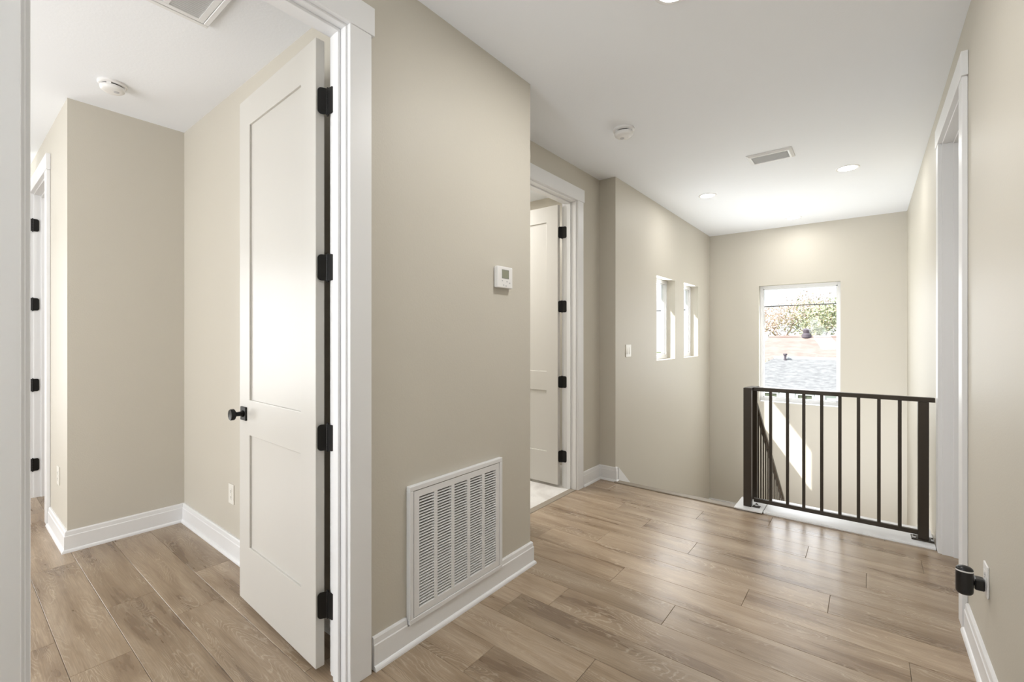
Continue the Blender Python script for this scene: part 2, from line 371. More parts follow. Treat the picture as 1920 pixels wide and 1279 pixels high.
for i in range(5):
    q = MB(); q.box(-.60, XR-.001, 4.98-TR*(i+1), 5.0-TR*i+.025, ZM-RI*(i+1)-.03, ZM-RI*(i+1)); child(q, 'tread', WOOD, stair, bevel=.004)
q = MB(); q.box(XS, XR, 3.6, YB, -2.7, -2.6); child(q, 'lower_floor', WOOD, stair)
def para(x0, x1, ya, yb, za, zb, h):   # sloped board, lower edge za->zb, height h
    return MB().hexa([(x0, ya, za), (x1, ya, za), (x1, yb, zb), (x0, yb, zb), (x0, ya, za+h), (x1, ya, za+h), (x1, yb, zb+h), (x0, yb, zb+h)])
SL = RI/TR
q = para(XS+.0005, XS+.018, 3.813, 5.20, -.30+.12, -.30+.12-1.387*SL, .30)
child(q, 'skirt_board', TRIM, stair)
q = MB(); q.box(XS+.0005, XS+.018, 5.20, YB-.001, ZM, ZM+.14); q.box(XS, XR-.02, YB-.017, YB-.0005, ZM, ZM+.14); child(q, 'landing_baseboard', TRIM, stair)
q = para(XR-.018, XR-.0005, 4.2, 6.6, ZM-.9, ZM+.0, .33); child(q, 'skirt_board', TRIM, stair)
q = para(-.66, -.60, 3.95, 5.20, -.30-.1, -.30-.1-1.25*SL, .34); child(q, 'stringer', TRIM, stair)

# ------------------------------------------------------------------ baseboards
PROF = [(0, 0), (.027, 0), (.0265, .007), (.024, .013), (.020, .017), (.0155, .0185), (.0155, .096), (.0125, .100), (.0125, .103), (.0110, .121), (.007, .127), (0, .127)]
PLOW = [(0, 0), (.027, 0), (.0265, .007), (.024, .013), (.020, .017), (.0155, .0185), (.0155, .090), (0, .090)]
def base(n, parts, label):
    b = MB()
    for path, prof in parts:
        s = sweep(path, prof); b.add(s.v, s.f)
    me = b.build('baseboard_'+n, TRIM); return struct(me, label, 'baseboard')
base('left', [([(XB, YC), (XT, YC), (XT, 1.826)], PROF), ([(XT, 1.826), (XT, 1.212)], PLOW), ([(XT, 1.212), (XT, 1.050)], PROF)], 'white baseboard under the return grille wall')
base('recess', [([(XS, 3.80), (XS, YJ), (XB, YJ), (XB, 3.458)], PROF)], 'white baseboard turning the corner beside the bathroom door')
base('nook', [([(XT-.099, YN), (XN, YN), (XN, YR), (-4.43, YR)], PROF)], 'white baseboard around the alcove behind the near door')
base('right', [([(XR, -2.4), (XR, 2.80)], PROF)], 'white baseboard along the right hallway wall')

# ------------------------------------------------------------------ door frames (trim) and doors
def frame(n, label, axis, face, out, u0, u1, depth, stop_at):
    """jambs, stops and casing of a doorway. face: wall plane seen from the hall, out: +1/-1 direction the face looks, u0/u1 clear opening"""
    root = struct(empty('trim_%d' % n), label, 'door frame')
    def bx(u0, u1, d0, d1, z0, z1, name, bevel=.0015):
        # d measured along 'out' from the wall face
        p0, p1 = sorted((face+out*d0, face+out*d1)); q = MB()
        q.box(p0, p1, u0, u1, z0, z1) if axis == 'x' else q.box(u0, u1, p0, p1, z0, z1)
        return q.build(name, TRIM, root, bevel=bevel)
    J = .017
    bx(u0-J, u0, -depth-.002, .002, 0, DT, 'jamb'); bx(u1, u1+J, -depth-.002, .002, 0, DT, 'jamb'); bx(u0-J, u1+J, -depth-.002, .002, DT, DT+.015, 'head_jamb')
    s0, s1 = stop_at
    bx(u0, u0+.011, s0, s1, 0, DT-.011, 'door_stop'); bx(u1-.011, u1, s0, s1, 0, DT-.011, 'door_stop'); bx(u0, u1, s0, s1, DT-.011, DT, 'door_stop')
    cw = .092; rv = .008
    for d0, d1 in ((.0005, .020), (-depth-.020, -depth-.0005)):
        bx(u0-rv-cw, u0-rv, d0, d1, 0, DT+rv, 'casing_leg'); bx(u1+rv, u1+rv+cw, d0, d1, 0, DT+rv, 'casing_leg')
        e = .004 if d0 > 0 else -.004
        bx(u0-rv-cw-.012, u1+rv+cw+.012, min(d0, d1+e), max(d1, d1+e), DT+rv, DT+rv+.108, 'casing_head')
    return root
frame(1, 'white near doorway frame with black hinges on its right jamb', 'x', XT, 1, .127, .935, .098, (-.066, -.030))
frame(2, 'white frame of the far left bathroom doorway', 'x', XB, 1, 2.56, 3.350, .12, (-.083, -.046))
frame(3, 'white doorway frame cut into the right hallway wall', 'x', XR, -1, 2.920, 3.705, .12, (-.083, -.046))
frame(4, 'bright white doorway frame at the far left edge', 'y', YR, -1, -5.29, -4.545, .12, (-.075, -.038))

def hinge_mb(w1=.036, w2=.034, h=.10):
    """one open hinge around its pin at the origin: one leaf along +x on the jamb, the other along +y on the door's edge"""
    q = MB(); t = .003
    def leafpoly(w, r=.014, n=5):
        pts = [(0, -h/2), (w-r, -h/2)] + [(w-r+r*math.sin(a), -h/2+r-r*math.cos(a)) for a in [i*math.pi/2/n for i in range(1, n+1)]] + [(w, h/2-r)] + [(w-r+r*math.cos(a), h/2-r+r*math.sin(a)) for a in [i*math.pi/2/n for i in range(1, n+1)]] + [(0, h/2)]
        return pts
    return q, leafpoly, t
def make_hinge(name, jd, dd, parent, loc, wj=.036, wd=.034):
    """jd: (direction, normal) of the jamb leaf; dd: same for the leaf on the door's edge"""
    q, lp, t = hinge_mb()
    for (d, nrm), w in ((jd, wj), (dd, wd)):
        d = Vector(d); nrm = Vector(nrm); pts = lp(w); n = len(pts)
        vs = [d*u + Vector((0, 0, z)) for u, z in pts] + [d*u + Vector((0, 0, z)) + nrm*t for u, z in pts]
        q.add(vs, [tuple(range(n)), tuple(range(2*n-1, n-1, -1))]+[(i, (i+1) % n, n+(i+1) % n, n+i) for i in range(n)])
    for k in range(5):
        q.tube((0, 0, -.05+.02*k+.0006), (0, 0, -.03+.02*k-.0006), .0062, n=14)
    q.tube((0, 0, .05), (0, 0, .055), .0045, .003); q.tube((0, 0, -.055), (0, 0, -.05), .003, .0045)
    return q.build(name, BLACK, parent, loc)
def door_leaf(root, w, z0, z1, stile, rails, t=.035, flip=1):
    """slab in the root's frame: hinge edge at x=0, leaf along +x, thickness 0..flip*t in y; rails: z limits of the two panels"""
    y0, y1 = sorted((0, flip*t)); r = .009
    q = MB(); a0, a1, b0, b1 = rails
    x1 = w-stile
    q.box(0, stile, y0, y1, z0, z1); q.box(x1, w, y0, y1, z0, z1)
    q.box(stile, x1, y0, y1, z0, a0); q.box(stile, x1, y0, y1, a1, b0); q.box(stile, x1, y0, y1, b1, z1)
    # one welded frame without inner seams
    me = bpy.data.meshes.new('door_slab')
    xs = [0, stile, x1, w]; zs = [z0, a0, a1, b0, b1, z1]
    v = [(x, y, z) for y in (y0, y1) for z in zs for x in xs]; N = 24
    I = lambda y, k, i: y*N+k*4+i
    f = []
    open_ = {(1, 1), (1, 3)}
    for k in range(5):
        for i in range(3):
            if (i, k) in open_: continue
            f.append((I(0, k, i), I(0, k, i+1), I(0, k+1, i+1), I(0, k+1, i))); f.append((I(1, k, i), I(1, k+1, i), I(1, k+1, i+1), I(1, k, i+1)))
            for (di, dk, e) in ((-1, 0, ((k, i), (k+1, i))), (1, 0, ((k, i+1), (k+1, i+1))), (0, -1, ((k, i), (k, i+1))), (0, 1, ((k+1, i), (k+1, i+1)))):
                ni, nk = i+di, k+dk
                if not (0 <= ni < 3 and 0 <= nk < 5) or (ni, nk) in open_:
                    (ka, ia), (kb, ib) = e; f.append((I(0, ka, ia), I(0, kb, ib), I(1, kb, ib), I(1, ka, ia)))
    me.from_pydata(v, [], f); bm = bmesh.new(); bm.from_mesh(me); bmesh.ops.recalc_face_normals(bm, faces=bm.faces)
    bmesh.ops.bevel(bm, geom=[e for e in bm.edges if e.calc_face_angle(0) > .5], offset=.0025, segments=2, profile=.6, affect='EDGES'); bm.to_mesh(me); bm.free()
    me.materials.append(DOORP); s = bpy.data.objects.new('door_slab', me); COL.objects.link(s); s.parent = root
    for c0, c1 in ((a0, a1), (b0, b1)):
        q = MB(); q.box(stile-.003, x1+.003, y0+r, y1-r, c0-.003, c1+.003); q.build('door_panel', DOORP, root)
    return s
def knob(root, x, z, y, side):
    k = empty('door_knob', (x, y, z)); k.parent = root
    q = MB(); q.box(-.032, .032, *sorted((0, side*.008)), -.032, .032); q.build('rosette', BLACK, k, bevel=.0015)
    ax = 'y' if side > 0 else '-y'
    q = MB().lathe([(.016, .008), (.016, .012), (.011, .016), (.0105, .034), (.013, .040), (.024, .044), (.0265, .047), (.0265, .060), (.0245, .063), (.0235, .0625), (.0005, .0625)], (0, 0, 0), ax); q.build('knob_body', BLACK, k, smooth=True)
HZ = (.268, .910, 1.561, 2.199)
RAILS = (.298, .830, .997, 2.300)
# door 1: near door, opened 92 degrees into the alcove
d1 = struct(empty('door_1', (-1.653, .929, 0), R(180-2)), 'off-white two-panel door standing open in the near doorway', 'door')
door_leaf(d1, .770, .028, 2.437, .124, RAILS, flip=1)
knob(d1, .708, .928, .035, 1); knob(d1, .708, .928, 0, -1)
q = MB(); q.box(.7695, .7708, .006, .029, .90, .957); q.build('latch_plate', BLACK, d1)
ang = R(180-2)
inv = Matrix.Rotation(-ang, 4, 'Z')
def loc_in(root, p): return inv_of[root] @ (Vector(p)-root.location)
for z in HZ:
    h = make_hinge('hinge', ((1, .06, 0), (.06, -1, 0)), ((-.447, -.894, 0), (.894, -.447, 0)), None, (-1.635, .9315, z), .042, .036)
    h.parent = d1; h.matrix_parent_inverse = (Matrix.Translation(d1.location) @ Matrix.Rotation(ang, 4, 'Z')).inverted()
# door 2: bathroom door, opened 90 degrees
d2 = struct(empty('door_2', (-2.102, 3.343, 0), R(180)), 'white two-panel bathroom door standing open at the far left doorway', 'door')
door_leaf(d2, .762, .024, 2.437, .118, RAILS, flip=1)
knob(d2, .70, .928, .035, 1); knob(d2, .70, .928, 0, -1)
for z in HZ:
    h = make_hinge('hinge', ((1, .05, 0), (.05, -1, 0)), ((-.447, -.894, 0), (.894, -.447, 0)), None, (-2.084, 3.3455, z), .046, .036)
    h.parent = d2; h.matrix_parent_inverse = (Matrix.Translation(d2.location) @ Matrix.Rotation(R(180), 4, 'Z')).inverted()
# door 3: closed door in the right wall
d3 = struct(empty('door_3', (XR+.121, 3.702, 0), R(-90)), 'white closed door set deep in the right wall doorway', 'door')
door_leaf(d3, .780, .012, 2.437, .118, RAILS, flip=-1)
knob(d3, .718, .928, -.035, -1)
# door 4: far left, swung towards the hall side
d4 = struct(empty('door_4', (-5.298, .478, 0), R(180+75)), 'white open door at the far left doorway', 'door')
door_leaf(d4, .74, .012, 2.437, .118, RAILS, flip=-1)
for z in HZ:
    h = make_hinge('hinge', ((0, 1, 0), (1, 0, 0)), ((-.26, -.966, 0), (1, 0, 0)), None, (-5.286, .4815, z))
    h.parent = d4; h.matrix_parent_inverse = (Matrix.Translation(d4.location) @ Matrix.Rotation(R(255), 4, 'Z')).inverted()

# ------------------------------------------------------------------ windows
def window(n, label, axis, p, dirn, u0, u1, z0, z1, fw=.034, mid=None):
    """vinyl frame and pane; p: room-side plane of the frame, dirn: outward direction"""
    root = struct(empty('window_%d' % n), label, 'window')
    def bx(a, c, d0, d1, e, f, name, m=TRIM, bevel=.002):
        q0, q1 = sorted((p+dirn*d0, p+dirn*d1)); q = MB()
        q.box(q0, q1, a, c, e, f) if axis == 'x' else q.box(a, c, q0, q1, e, f)
        return q.build(name, m, root, bevel=bevel)
    bx(u0, u0+fw, 0, .06, z0, z1, 'side_rail'); bx(u1-fw, u1, 0, .06, z0, z1, 'side_rail')
    bx(u0+fw, u1-fw, 0, .06, z0, z0+fw*1.5, 'bottom_rail'); bx(u0+fw, u1-fw, 0, .06, z1-fw*1.1, z1, 'top_rail')
    i = .012
    bx(u0+fw, u0+fw+i, .018, .05, z0+fw*1.5, z1-fw*1.1, 'bead', bevel=.001); bx(u1-fw-i, u1-fw, .018, .05, z0+fw*1.5, z1-fw*1.1, 'bead', bevel=.001)
    bx(u0+fw, u1-fw, .018, .05, z0+fw*1.5, z0+fw*1.5+i, 'bead', bevel=.001); bx(u0+fw, u1-fw, .018, .05, z1-fw*1.1-i, z1-fw*1.1, 'bead', bevel=.001)
    bx(u0+fw, u1-fw, .032, .036, z0+fw*1.5, z1-fw*1.1, 'pane', GLASS, bevel=0)
    return root
window(1, 'tall picture window looking over neighbouring roofs in stairwell end wall', 'y', YB+.085, 1, -1.163, -.272, .432, 1.988)
window(2, 'slim stairwell window nearer the light switch', 'x', XS-.095, -1, 4.783, 5.381, 1.045, 1.962)
window(3, 'slim stairwell window nearer the far corner', 'x', XS-.095, -1, 5.694, 6.293, 1.045, 1.972)
window(4, 'window at the far left end', 'x', -6.80, -1, -1.75, -.2, .4, 2.3)
window(5, 'window of the side room behind camera', 'y', -2.42, -1, -3.7, -1.75, .4, 2.3)
window(6, 'window added behind camera for the hall fill light', 'y', -2.42, -1, -1.48, -.88, .5, 2.4)  # made-up window framing the added hall fill
b = MB(); b.box(-1.150, -.285, YB+.001, YB+.085, .4325, .442)
struct(b.build('trim_5', TRIM, bevel=.002), 'white sill ledge of the picture window', 'sill')

# ------------------------------------------------------------------ grilles
def grille(root, to, usz, vsz, cols, rows, brd, thick, tilt, cav=.016):
    """stamped grille in local u (along slats) and v; to(u,v,d) maps to world, d out of the surface"""
    def bx(u0, u1, v0, v1, d0, d1, name, m=GRILLE, bevel=.0012):
        q = MB(); q.hexa([to(u0, v0, d0), to(u1, v0, d0), to(u1, v1, d0), to(u0, v1, d0), to(u0, v0, d1), to(u1, v0, d1), to(u1, v1, d1), to(u0, v1, d1)])
        return q.build(name, m, root, bevel=bevel)
    o = .021; g = .0025
    q = MB()
    def ring(q, a, c, d0, d1):
        for (u0, u1, v0, v1) in ((a, usz-a, a, c), (a, usz-a, vsz-c, vsz-a), (a, c, c, vsz-c), (usz-c, usz-a, c, vsz-c)):
            q.hexa([to(u0, v0, d0), to(u1, v0, d0), to(u1, v1, d0), to(u0, v1, d0), to(u0, v0, d1), to(u1, v0, d1), to(u1, v1, d1), to(u0, v1, d1)])
    ring(q, 0, o, .0005, thick); q.build('outer_frame', GRILLE, root, bevel=.002)
    q = MB(); ring(q, o+g, brd, .004, thick-.002); q.build('hinged_face', GRILLE, root)
    bx(o, usz-o, o, vsz-o, .0002, .0012, 'backing', CAV, 0)
    W = usz-2*brd; bar = .020; cw = (W-bar*(cols-1))/cols; Vh = vsz-2*brd
    for i in range(1, cols):
        u = brd+i*cw+(i-1)*bar
        bx(u, u+bar, brd, vsz-brd, .004, thick-.002, 'divider', bevel=.0008)
    pitch = Vh/rows; src = None
    for i in range(cols):
        u = brd+i*(cw+bar)
        for r in range(rows):
            v = brd+r*pitch
            if src is None:
                # slanted blade: low edge at the front, high edge at the back
                q = MB(); t = .0011; f0, b0 = (0, thick-.003), (pitch*tilt, thick-.010)
                P = []
                for du in (0, cw):
                    for (vv, dd) in (f0, b0): P += [(du, vv, dd), (du, vv+t*1.6, dd)]
                base_ = Vector(to(u, v, 0)); pts = [Vector(to(u+a, v+c, d))-base_ for a, c, d in P]
                q.add(pts, [(0, 1, 3, 2), (4, 6, 7, 5), (0, 2, 6, 4), (1, 5, 7, 3), (0, 4, 5, 1), (2, 3, 7, 6)])
                src = q.build('louver', GRILLE, root, base_)
            else: inst('louver', src, root, Vector(to(u, v, 0)))
    return root
g1 = tag(empty('return_air_grille'), 'large white louvered return air grille low on the beige wall', 'grille')
grille(g1, lambda u, v, d: (XT+d, 1.216+u, .095+v), .606, .575, 5, 38, .052, .024, .27)
g2 = tag(empty('ceiling_return_grille'), 'white louvered grille in the ceiling above the open near door', 'grille')
grille(g2, lambda u, v, d: (-2.405+v, .775-u, H-d), .60, .52, 4, 33, .045, .020, .30)
# small supply register
vt = tag(empty('ceiling_vent', (-.615, 4.11, H)), 'small rectangular white supply vent on the hallway ceiling', 'vent')
q = MB(); x0, x1, y0, y1 = -.157, .157, -.112, .112
def frust(q, a, z0, c, z1):
    q.add([(x0+a, y0+a, z0), (x1-a, y0+a, z0), (x1-a, y1-a, z0), (x0+a, y1-a, z0), (x0+c, y0+c, z1), (x1-c, y0+c, z1), (x1-c, y1-c, z1), (x0+c, y1-c, z1)], [(i, (i+1) % 4, 4+(i+1) % 4, 4+i) for i in range(4)])
frust(q, 0, -.0005, .002, -.006); frust(q, .002, -.006, .020, -.016); frust(q, .020, -.016, .032, -.016); frust(q, .032, -.016, .034, -.004)
q.build('vent_frame', GRILLE, vt)
q = MB(); q.box(x0+.034, x1-.034, y0+.034, y1-.034, -.003, -.0005); q.build('backing', VENTG, vt)
for i in range(12):
    yy = y0+.042+i*.0126; q = MB(); q.hexa([(x0+.034, yy, -.014), (x1-.034, yy, -.014), (x1-.034, yy+.0012, -.014), (x0+.034, yy+.0012, -.014), (x0+.034, yy+.009, -.004), (x1-.034, yy+.009, -.004), (x1-.034, yy+.0102, -.004), (x0+.034, yy+.0102, -.004)]); q.build('louver', VENTG, vt)

# ------------------------------------------------------------------ smoke detectors and downlights
def detector(loc, label, rz):
    r = tag(empty('smoke_detector', loc, rz), label, 'smoke detector', 'ceiling smoke detectors')
    q = MB().lathe([(.066, 0), (.066, .010), (.063, .013), (.056, .016)], (0, 0, 0), '-z', 40); q.build('base_ring', PLAS, r, smooth=True)
    q = MB().lathe([(.049, .015), (.049, .025)], (0, 0, 0), '-z', 40); q.build('dark_slot', SLOT, r, smooth=True)
    q = MB().lathe([(.056, .0235), (.0565, .030), (.053, .040), (.046, .046), (.030, .048), (.0005, .048)], (0, 0, 0), '-z', 40); q.build('cover', PLAS, r, smooth=True)
    for k in range(4):
        a = k*math.pi/2; q = MB(); q.box(.046, .0575, -.010, .010, -.026, -.016); q.build('bridge', PLAS, r, rot=(0, 0, a+.5))
    q = MB().lathe([(.013, .0478), (.013, .0495), (.0005, .0497)], (.018, .006, 0), '-z', 20); q.build('test_button', GREYB, r, smooth=True)
    return r
detector((-3.385, .622, H), 'round smoke detector on the ceiling above the alcove', .6)
detector((-1.338, 2.955, H), 'round smoke detector on the ceiling near the bathroom door', 2.2).scale = (1.12, 1.12, 1.12)
def downlight(x, y, label, power):
    r = tag(empty('downlight', (x, y, H)), label, 'downlight', 'recessed ceiling downlights')
    q = MB().lathe([(.085, 0.0003), (.085, .003), (.080, .006), (.068, .004)], (0, 0, 0), '-z', 40, close=False); q.build('trim_ring', PLAS, r, smooth=True)
    q = MB().lathe([(.069, .0036), (.0005, .0037)], (0, 0, 0), '-z', 40); q.build('lens', LENS, r)
    l = bpy.data.lights.new('downlight_lamp', 'AREA'); l.shape = 'DISK'; l.size = .13; l.energy = power; l.color = (1, .985, .96)
    o = bpy.data.objects.new('downlight_lamp', l); COL.objects.link(o); o.parent = r; o.location = (0, 0, -.012)
    return r
downlight(-1.29, 4.86, 'glowing recessed downlight nearest the two slim windows', 3)
downlight(-.712, 6.395, 'glowing recessed downlight farthest away above the picture window', 3)
downlight(-.142, 4.81, 'glowing recessed downlight right of the ceiling vent', 3)
downlight(-.636, 1.895, 'glowing recessed downlight cut off by the top of the photo', 10)

# ------------------------------------------------------------------ thermostat, switch, outlets
t = tag(empty('thermostat', (XT, 1.84, 1.607)), 'white thermostat with small grey display on the beige wall', 'thermostat')
q = MB(); q.box(.0003, .006, -.058, .058, -.052, .052); q.build('wall_plate', PLAS, t, bevel=.002)
q = MB(); q.box(.006, .028, -.062, .062, -.056, .056); q.build('housing', PLAS, t, bevel=.005, seg=3)
q = MB(); q.box(.0275, .0288, -.028, .030, -.007, .040); q.build('display_bezel', mat('bezel_grey', (.22, .22, .2), .4), t, bevel=.0005)
q = MB(); q.box(.0288, .0292, -.025, .026, -.004, .036); q.build('display', LCD, t)
for y, z in ((-.024, -.019), (.014, -.021), (.036, -.027), (-.014, -.041), (.006, -.044)):
    q = MB(); q.box(.0275, .0287, y-.005, y+.005, z-.003, z+.003); q.build('button', GREYB, t, bevel=.0008)
def plate(name, cat, label, loc, rz, w, h, kind, mt=CREAMP):
    """wall plate in local frame facing +x"""
    r = tag(empty(name, loc, rz), label, cat)
    q = MB(); q.box(.0003, .006, -w/2, w/2, -h/2, h/2); q.build('cover_plate', mt, r, bevel=.0022, seg=2)
    if kind == 'switch':
        for y in (-.023, .023):
            q = MB(); q.box(.006, .0072, y-.0165, y+.0165, -.034, .034); q.build('rocker_frame', mt, r, bevel=.0004)
            q = MB(); q.hexa([(.007, y-.0145, -.031), (.011, y-.0145, -.031), (.011, y+.0145, -.031), (.007, y+.0145, -.031), (.007, y-.0145, .031), (.0075, y-.0145, .031), (.0075, y+.0145, .031), (.007, y+.0145, .031)]); q.build('rocker', mt, r)
    else:
        q = MB(); q.box(.006, .0075, -.0165, .0165, -.034, .034); q.build('receptacle_face', mt, r, bevel=.0005)
        for z in (.018, -.018):
            for y, hh in ((-.006, .0045), (.006, .0035)):
                q = MB(); q.box(.0074, .0078, y-.001, y+.001, z-hh, z+hh); q.build('slot', SLOT, r)
            q = MB().lathe([(.0022, .0074), (.0022, .0078)], (0, 0, z-.0095), 'x', 10); q.build('ground_hole', SLOT, r)
    return r
plate('light_switch', 'switch', 'white double rocker switch plate beside the slim stairwell window', (XS, 4.052, 1.168), 0, .116, .116, 'switch')
plate('wall_outlet', 'outlet', 'white outlet low on the wall left of the open near door', (-2.966, YN, .367), R(-90), .072, .116, 'outlet')
plate('wall_outlet', 'outlet', 'white outlet on the sunlit wall edge at far left', (-4.10, YR, .405), R(-90), .072, .116, 'outlet')
plate('wall_outlet', 'outlet', 'white outlet on the right wall holding the black plug-in device', (XR, 2.405, .397), R(180), .072, .116, 'outlet', PLAS)

# plug-in device on the right hand outlet
pd = tag(empty('plug_in_sensor', (XR, 2.405, .378)), 'black plug-in sensor with white band sticking out of right wall outlet', 'sensor')
q = MB(); q.box(-.036, -.0082, -.020, .020, -.023, .019); q.build('plug_body', BLACKP, pd, bevel=.005, seg=2)
q = MB().tube((-.052, -.012, -.002), (-.034, -.005, -.002), .0085, n=16); q.build('swivel_neck', BLACKP, pd, smooth=True)
cap = empty('sensor_head', (-.064, -.030, .012)); cap.parent = pd; cap.rotation_euler = (0, 0, R(4))
def ell(q, prof, ax=.80, by=.62, n=36):
    vs = []; fs = []
    for s, z in prof: vs += [(ax*s*math.cos(2*math.pi*i/n), by*s*math.sin(2*math.pi*i/n), z) for i in range(n)]
    for k in range(len(prof)-1): fs += [(k*n+i, k*n+(i+1) % n, (k+1)*n+(i+1) % n, (k+1)*n+i) for i in range(n)]
    fs += [tuple(range(n-1, -1, -1)), tuple((len(prof)-1)*n+i for i in range(n))]
    return q.add(vs, fs)
ell(MB(), [(.016, -.055), (.024, -.052), (.0295, -.046), (.031, -.040), (.031, .032)]).build('head_body', BLACKP, cap, smooth=True)
ell(MB(), [(.0312, .032), (.0312, .037)]).build('white_band', PLAS, cap, smooth=True)
ell(MB(), [(.031, .037), (.029, .043), (.022, .048), (.010, .051), (.001, .0515)]).build('head_cap', BLACKP, cap, smooth=True)

# ------------------------------------------------------------------ railings
KX0, KX1 = -.610, .322
b = MB(); b.box(KX0, KX1, 3.758, 4.10, -.006, .014); b.box(KX0+.004, KX1, 3.752, 3.757, -.002, .010)
struct(b.build('trim_6', TRIM, bevel=.0025), 'white curb board beneath the dark railing', 'curb')
b = MB(); b.box(-.800, -.612, 3.722, 4.0, .0085, .017)
struct(b.build('trim_10', TRIM, bevel=.002), 'white square base plate under the left railing post', 'base plate')
rl = tag(empty('railing', (-.2, 3.87, 0)), 'dark bronze metal railing across the landing edge', 'railing')
def rc(q, name, m=BRONZE, bevel=.0015): return child(q, name, m, rl, bevel=bevel)
YRL = 3.870
q = MB(); q.box(-.748, -.695, 3.790, 3.843, .017, .912); rc(q, 'post')
q = MB(); q.box(.245, .297, 3.845, 3.897, .016, .886); rc(q, 'post')
q = MB(); q.box(-.690, .326, 3.852, 3.890, .886, .914); rc(q, 'top_rail')
q = MB(); q.hexa([(-.748, 3.843, .898), (-.695, 3.843, .898), (-.672, 3.985, .898), (-.720, 3.985, .898), (-.748, 3.843, .912), (-.695, 3.843, .912), (-.672, 3.985, .912), (-.720, 3.985, .912)]); rc(q, 'rail_return')
q = MB(); q.box(-.690, .245, 3.860, 3.882, .040, .068); rc(q, 'bottom_rail')
src = None
for x in (-.578, -.469, -.368, -.261, -.157, -.0545, .053, .158):
    q = MB(); q.box(x-.0095, x+.0095, 3.861, 3.880, .067, .887); rc(q, 'baluster', bevel=.001)
for (x0, x1, y0, y1, z0) in ((-.690, -.640, 3.80, 3.845, .0172), (.213, .3215, 3.825, 3.915, .0142)):
    q = MB(); q.box(x0, x1, y0, y1, z0, z0+.006); rc(q, 'base_flange', BRONZE)
    for fx in ((x0+.014, x1-.010) if x1 > 0 else ((x0+x1)/2,)):
        q = MB(); q.box(fx-.010, fx+.010, y0+.012, y0+.04, z0+.006, z0+.020); rc(q, 'clamp', CHROME, .003)
        q = MB().lathe([(.005, z0+.020), (.005, z0+.025), (.0005, z0+.026)], (fx, y0+.026, 0), 'z', 12); rc(q, 'screw', BRONZE, 0)
# railing that follows the stairs down
sr = tag(empty('stair_railing', (-.70, 3.99, 0)), 'dark bronze sloping railing going down beside the stairs', 'railing')
def sc(q, name, m=BRONZE, bevel=.001): return child(q, name, m, sr, bevel=bevel)
ZT = lambda y: .735-.80*(y-4.06)
q = MB(); q.box(-.722, -.690, 3.985, 4.017, -.05, .885); sc(q, 'post')
q = MB(); q.box(-.716, -.690, 5.42, 5.447, ZM, -.37); sc(q, 'post')
q = para(-.718, -.688, 4.017, 5.45, ZT(4.017)-.028, ZT(5.45)-.028, .034); sc(q, 'top_rail')
q = para(-.714, -.692, 4.017, 5.42, ZT(4.017)-.86, ZT(5.42)-.86, .030); sc(q, 'bottom_rail')
y = 4.12
while y < 5.38:
    q = MB(); q.box(-.708, -.698, y-.006, y+.006, ZT(y)-.85, ZT(y)-.015); sc(q, 'baluster'); y += .112

# ------------------------------------------------------------------ outside
b = MB(); b.box(-60, 70, 7.5, 140, -3.4, -3.2); b.box(-60, -7.2, -30, 7.5, -3.4, -3.2)
struct(b.build('ground', GRASS), 'grass far below outside the windows', 'ground')
def house(name, label, x0, x1, ye, ze, run, zr, hip, mroof, depth, gutter, wall_m=STUCCO):
    r = tag(empty(name, ((x0+x1)/2, ye+run, -3.2)), label, 'house')
    yb = ye+2*run; xa, xb = x0+hip, x1-hip; yr = ye+run
    q = MB(); e = .12
    pts = [(x0, ye, ze), (x1, ye, ze), (x1, yb, ze), (x0, yb, ze), (xa, yr, zr), (xb, yr, zr)]
    lo = [(x, y, z-e) for x, y, z in pts[:4]]
    q.add(pts+lo, [(0, 1, 5, 4), (1, 2, 5), (2, 3, 4, 5), (3, 0, 4), (9, 8, 7, 6), (0, 6, 7, 1), (1, 7, 8, 2), (2, 8, 9, 3), (3, 9, 6, 0)])
    child(q, 'roof', mroof, r)
    q = MB(); q.tube((xa, yr, zr+.0), (xb, yr, zr+.0), .09, n=8); child(q, 'ridge_cap', TRIM if gutter else mroof, r)
    q = MB(); q.box(x0+.15, x1-.15, ye+.02, yb-.14, -3.2, ze-.06); child(q, 'wall', wall_m, r)
    if gutter:
        q = MB(); q.box(x0-.05, x1+.05, ye-.07, ye, ze-.16, ze+.02); child(q, 'gutter', TRIM, r, bevel=.02)
    return r
h1 = house('neighbour_house', 'low neighbouring house with pale grey shingle roof and white walls', -5.35, 7.5, 22.6, -.90, 3.55, .26, 1.6, SHINGLE, 0, True)
h2 = house('far_house', 'farther house with faded pink terracotta roof', -6.5, 14, 31.5, -.75, 4.8, 1.33, 1.0, TERRA, 0, False)
def hwin(x, z0, z1, w):
    f = empty('house_window', (x, 22.61, (z0+z1)/2)); f.parent = h1; f.matrix_parent_inverse = Matrix.Translation(-h1.location)
    q = MB(); hh = (z1-z0)/2
    for a in ((-w/2-.06, w/2+.06, -hh-.06, -hh), (-w/2-.06, w/2+.06, hh, hh+.06), (-w/2-.06, -w/2, -hh, hh), (w/2, w/2+.06, -hh, hh), (-.02, .02, -hh, hh), (-w/2, w/2, -.02, .02)):
        q.box(a[0], a[1], -.04, .03, a[2], a[3])
    q.build('sash', TRIM, f)
    q = MB(); q.box(-w/2, w/2, -.005, .02, -hh, hh); q.build('pane', PANE_DK, f)
    for s in (-1, 1):
        q = MB(); q.box(s*(w/2+.28)-.17, s*(w/2+.28)+.17, -.05, .03, -hh-.05, hh+.05); q.build('shutter', STUCCO, f, bevel=.01)
for x in (-3.39, -2.11, .6, 3.2): hwin(x, -1.95, -1.14, .50)
